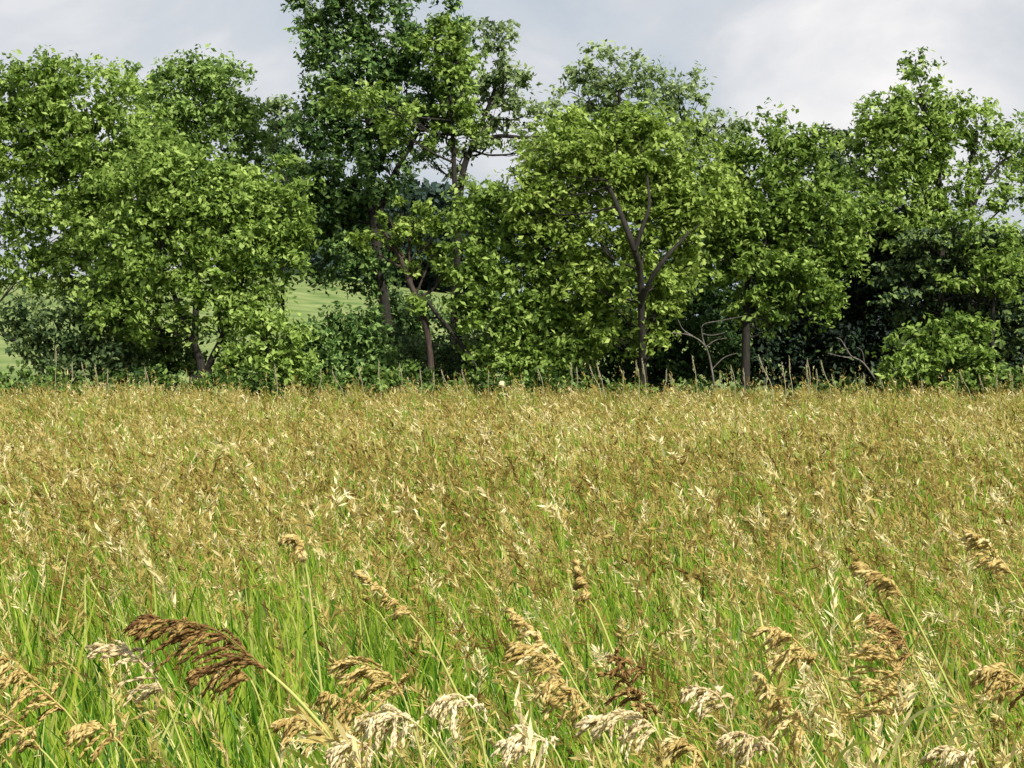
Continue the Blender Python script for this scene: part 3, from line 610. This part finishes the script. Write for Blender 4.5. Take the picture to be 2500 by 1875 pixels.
plume('cream plume cut by the bottom edge right of the claw shaped tuft', [(1400, 1950), (1370, 1860), (1345, 1815)], [(1310, 1795), (1270, 1792), (1235, 1812)], 3.1, 'pale', 90, (-.25, -1), 24, tone=.62)
plume('wide cream plume spreading left at the foot of the dark upright brown plume', [(1640, 1890), (1625, 1830), (1600, 1780)], [(1560, 1750), (1490, 1745), (1420, 1765)], 3.25, 'pale', 85, (-.4, -.9), 26, tone=.5)
plume('dark brown upright plume pointing up left in the lower right centre', [(1640, 1890), (1610, 1800), (1580, 1740)], [(1550, 1690), (1520, 1640), (1500, 1590)], 3.45, 'brown', 60, (-.1, -.4), 26, tone=.4)
plume('loose pinkish plume with spread fingers left of the long diagonal spear', [(1790, 1890), (1790, 1800), (1775, 1730)], [(1750, 1695), (1710, 1680), (1660, 1690)], 3.4, 'pale', 70, (-.3, -.9), 20, tone=.35)
plume('long narrow tan spear rising diagonally from the bottom edge at lower right', [(2030, 1900), (1995, 1840), (1960, 1785)], [(1930, 1745), (1890, 1695), (1850, 1645)], 3.25, 'tan', 60, (-.1, -.6), 30, tone=.65)
plume('large loose golden plume with fingers fanning left in the lower right', [(2200, 1890), (2190, 1800), (2185, 1755)], [(2200, 1690), (2190, 1620), (2140, 1570)], 3.4, 'tan', 125, (-1.0, -.25), 30, tone=.58)
plume('slender straw plume leaning left above the centre of the bottom edge', [(1480, 1800), (1420, 1700), (1375, 1620)], [(1335, 1580), (1290, 1530), (1245, 1490)], 4.0, 'tan', 40, (-.2, -.5), 22, tone=.7)
plume('fingered straw plume hanging below the slender one in the middle', [(1460, 1850), (1410, 1720), (1370, 1655)], [(1340, 1610), (1300, 1580), (1255, 1570)], 3.85, 'tan', 70, (-.6, -.6), 20, tone=.55)
plume('pale narrow seed head slanting left of centre above the golden plume', [(1120, 1700), (1050, 1560), (1000, 1500)], [(960, 1465), (915, 1430), (870, 1395)], 4.4, 'tan', 24, (-.2, -.5), 18, tone=.55)
plume('pale seed heads slanting among the grass at the far right middle', [(2330, 1700), (2240, 1520), (2200, 1450)], [(2160, 1410), (2120, 1390), (2085, 1375)], 4.6, 'tan', 36, (-.4, -.4), 20, tone=.45)
plume('straw plume leaning left at the right edge half way down the meadow', [(2560, 1600), (2500, 1450), (2470, 1400)], [(2430, 1350), (2400, 1320), (2360, 1300)], 5.0, 'tan', 50, (-.5, -.4), 20, tone=.6)
plume('brown tipped plume near the right edge above the loose golden plume', [(2330, 1800), (2250, 1640), (2225, 1600)], [(2200, 1555), (2170, 1520), (2130, 1500)], 4.0, 'brown', 55, (-.5, -.6), 20, tone=.6)
plume('white tufted seed head nodding in the centre right of the meadow', [(1500, 1600), (1460, 1500), (1435, 1460)], [(1430, 1440), (1420, 1410), (1400, 1370)], 4.6, 'tan', 20, (-.3, -.6), 14, tone=.5)
plume('white curled seed head in the left middle of the meadow', [(770, 1560), (755, 1440), (745, 1370)], [(735, 1330), (712, 1312), (685, 1318)], 5.0, 'tan', 18, (-.2, -.8), 14, tone=.6)

plume('wispy tan plume low between the largest stem and the pinkish plume', [(860, 1930), (830, 1850), (800, 1800)], [(770, 1770), (730, 1755), (690, 1762)], 3.15, 'tan', 80, (-.3, -1), 20, tone=.5)
plume('cream plume drooping at the very bottom left of the cream plume with thick fingers', [(960, 1950), (935, 1880), (915, 1840)], [(885, 1815), (850, 1812), (815, 1832)], 3.05, 'pale', 80, (-.2, -1), 20, tone=.5)
plume('tan plume cut by the bottom edge right of the wide cream plume', [(1760, 1960), (1735, 1890), (1715, 1850)], [(1690, 1822), (1655, 1810), (1615, 1822)], 3.05, 'tan', 75, (-.3, -1), 20, tone=.6)
plume('cream plume drooping beside the foot of the long diagonal spear', [(1900, 1950), (1890, 1880), (1875, 1835)], [(1850, 1805), (1815, 1790), (1775, 1798)], 3.1, 'pale', 80, (-.35, -.9), 22, tone=.45)
plume('pale fluffy plume under the arching blade near the right edge', [(2420, 1960), (2400, 1900), (2380, 1865)], [(2350, 1838), (2315, 1828), (2280, 1840)], 3.05, 'pale', 80, (-.3, -1), 20, tone=.5)
plume('tan plume leaning in at the right edge low in the picture', [(2580, 1850), (2540, 1740), (2515, 1690)], [(2480, 1650), (2440, 1630), (2400, 1635)], 3.5, 'tan', 85, (-.5, -.8), 22, tone=.55)
plume('straw plume in the left half between the pale sweeping plume and the tan edge plume', [(360, 1930), (320, 1850), (290, 1810)], [(255, 1780), (215, 1768), (175, 1780)], 3.15, 'tan', 70, (-.4, -.9), 20, tone=.6)
plume('golden plume leaning left above the wide cream plume', [(1500, 1900), (1470, 1790), (1440, 1730)], [(1405, 1690), (1365, 1668), (1320, 1675)], 3.6, 'tan', 70, (-.4, -.8), 20, tone=.55)
plume('straw plume with long fingers left of the brown tipped plume', [(2060, 1820), (2020, 1680), (1990, 1620)], [(1950, 1570), (1905, 1540), (1855, 1535)], 4.0, 'tan', 75, (-.4, -.8), 20, tone=.6)

# pale bent blades
def bent_blade(label, pts, Y, w, tone):
    b = P(*pts[0], Y); r = smooth_path([[*P(q[0], q[1], Y-.03*i), 0] for i, q in enumerate(pts)], 6)
    f = np.array([r[0, 0]+.01, r[0, 1]+.03, 0, 0]); c = np.vstack([f, r])[:, :3]; n = len(c)
    tt = np.linspace(0, 1, n); ww = (w/F*Y)*.5*np.minimum(1, (1-tt)*2.2+.05); d = unit(np.gradient(c, axis=0)); sd = unit(np.cross(d, np.array([0.15, 1, 0.3])))
    V = np.stack([c-sd*ww[:, None], c+np.array([0, .35, -.35])*ww[:, None], c+sd*ww[:, None]], 1).reshape(-1, 3)
    i = np.arange(n-1)[:, None]*3+np.arange(2)[None]; Q = np.stack([i, i+1, i+4, i+3], -1).reshape(-1, 4)
    o = mesh_obj('bent_grass', V-np.array([b[0], b[1], 0]), Q, None, BLADEM, None, np.full(len(V), tone)); o.location = (b[0], b[1], 0)
    tag(o, label, 'grass blade', 'pale bent blades in the foreground')
bent_blade('pale bent blade arching right beside the foot of the loose golden plume', [(2170, 1875), (2205, 1780), (2250, 1738), (2310, 1722), (2385, 1735)], 3.1, 9, 1)
bent_blade('pale straw blade rising right below the arching blade near the right edge', [(2290, 1900), (2330, 1795), (2375, 1772), (2435, 1762)], 3.05, 8, .95)
bent_blade('yellow green blade bowed low at the bottom right of the long spear', [(2030, 1900), (2060, 1835), (2110, 1812), (2160, 1830), (2200, 1860)], 3.0, 8, .8)
bent_blade('pale blade leaning right at the bottom left corner', [(60, 1910), (30, 1860), (-10, 1830)], 3.0, 14, .8)
bent_blade('long pale green blade slanting up left beside the stem of the largest plume', [(800, 1890), (740, 1850), (705, 1830), (690, 1822)], 3.05, 12, .75)
bent_blade('short bright blade slanting left of the fingered straw plume', [(1270, 1800), (1240, 1765), (1215, 1735), (1200, 1712)], 3.3, 11, .8)

# small flowers
PETY = plant_mat('petal_yellow', [(0.75, 0.5, 0.02), (0.85, 0.65, 0.05)], transl=.3)
PETW = plant_mat('petal_white', [(0.7, 0.7, 0.66), (0.85, 0.85, 0.82)], transl=.3)
def flower(label, px, py, Y, r_px, mat, n=12, cat='flower'):
    c = P(px, py, Y); root = empty('wild_flower', [c[0]+.01, c[1]+.03, 0]); tag(root, label, cat, 'small flowers in the meadow')
    tb = Tubes(); tb.add(smooth_path([[c[0]+.01, c[1]+.03, 0, .0012], [c[0]+.006, c[1]+.02, c[2]*.6, .001], [*c, .001]], 4), 4); tb.build('stem', STEMM, root, .3)
    r = r_px/F*Y; V = []; T = []
    for k in range(n):
        a = 2*math.pi*k/n; d = np.array([math.cos(a), -.35-.2*(k % 2), math.sin(a)*.9]); s = np.array([-math.sin(a), 0, math.cos(a)*.9])
        V += [c, c+d*r*.6+s*r*.22, c+d*r, c+d*r*.6-s*r*.22]; T += [(4*k, 4*k+1, 4*k+2), (4*k, 4*k+2, 4*k+3)]
    mesh_obj('petals', np.array(V), None, np.array(T), mat, root, np.full(len(V), .5))
flower('tiny yellow flower beside the cream plume at the bottom', 877, 1818, 3.1, 9, PETY)
flower('small white flower near the right edge at the lower right', 2440, 1640, 3.6, 16, PETW)
# round pale clock head above the field edge
def clock():
    Y = 30.0; c = P(1225, 938, Y); root = empty('seed_clock', [c[0]+.1, c[1], 0]); tag(root, 'single round pale seed clock standing above the far edge of the meadow at centre', 'flower')
    tb = Tubes(); tb.add(smooth_path([[c[0]+.1, c[1], 0, .006], [c[0]+.06, c[1], c[2]*.7, .006], [*c, .006]], 4), 5); tb.build('stem', STEMM, root, .7)
    d = unit(rng.normal(size=(160, 3))); C = c+d*.042*rng.uniform(.5, 1.15, (160, 1)); V, T = leaves(C, d, np.full(160, .03), 1.2)
    mesh_obj('seed_ball', V, None, T, PLUME['pale'], root, np.full(len(V), .75))
clock()
print('leaf tris', LEAFCOUNT[0], 'grass verts', {k: a[3] for k, a in acc.items()}, 'total polys', sum(len(o.data.polygons) for o in bpy.data.objects if o.type == 'MESH'))
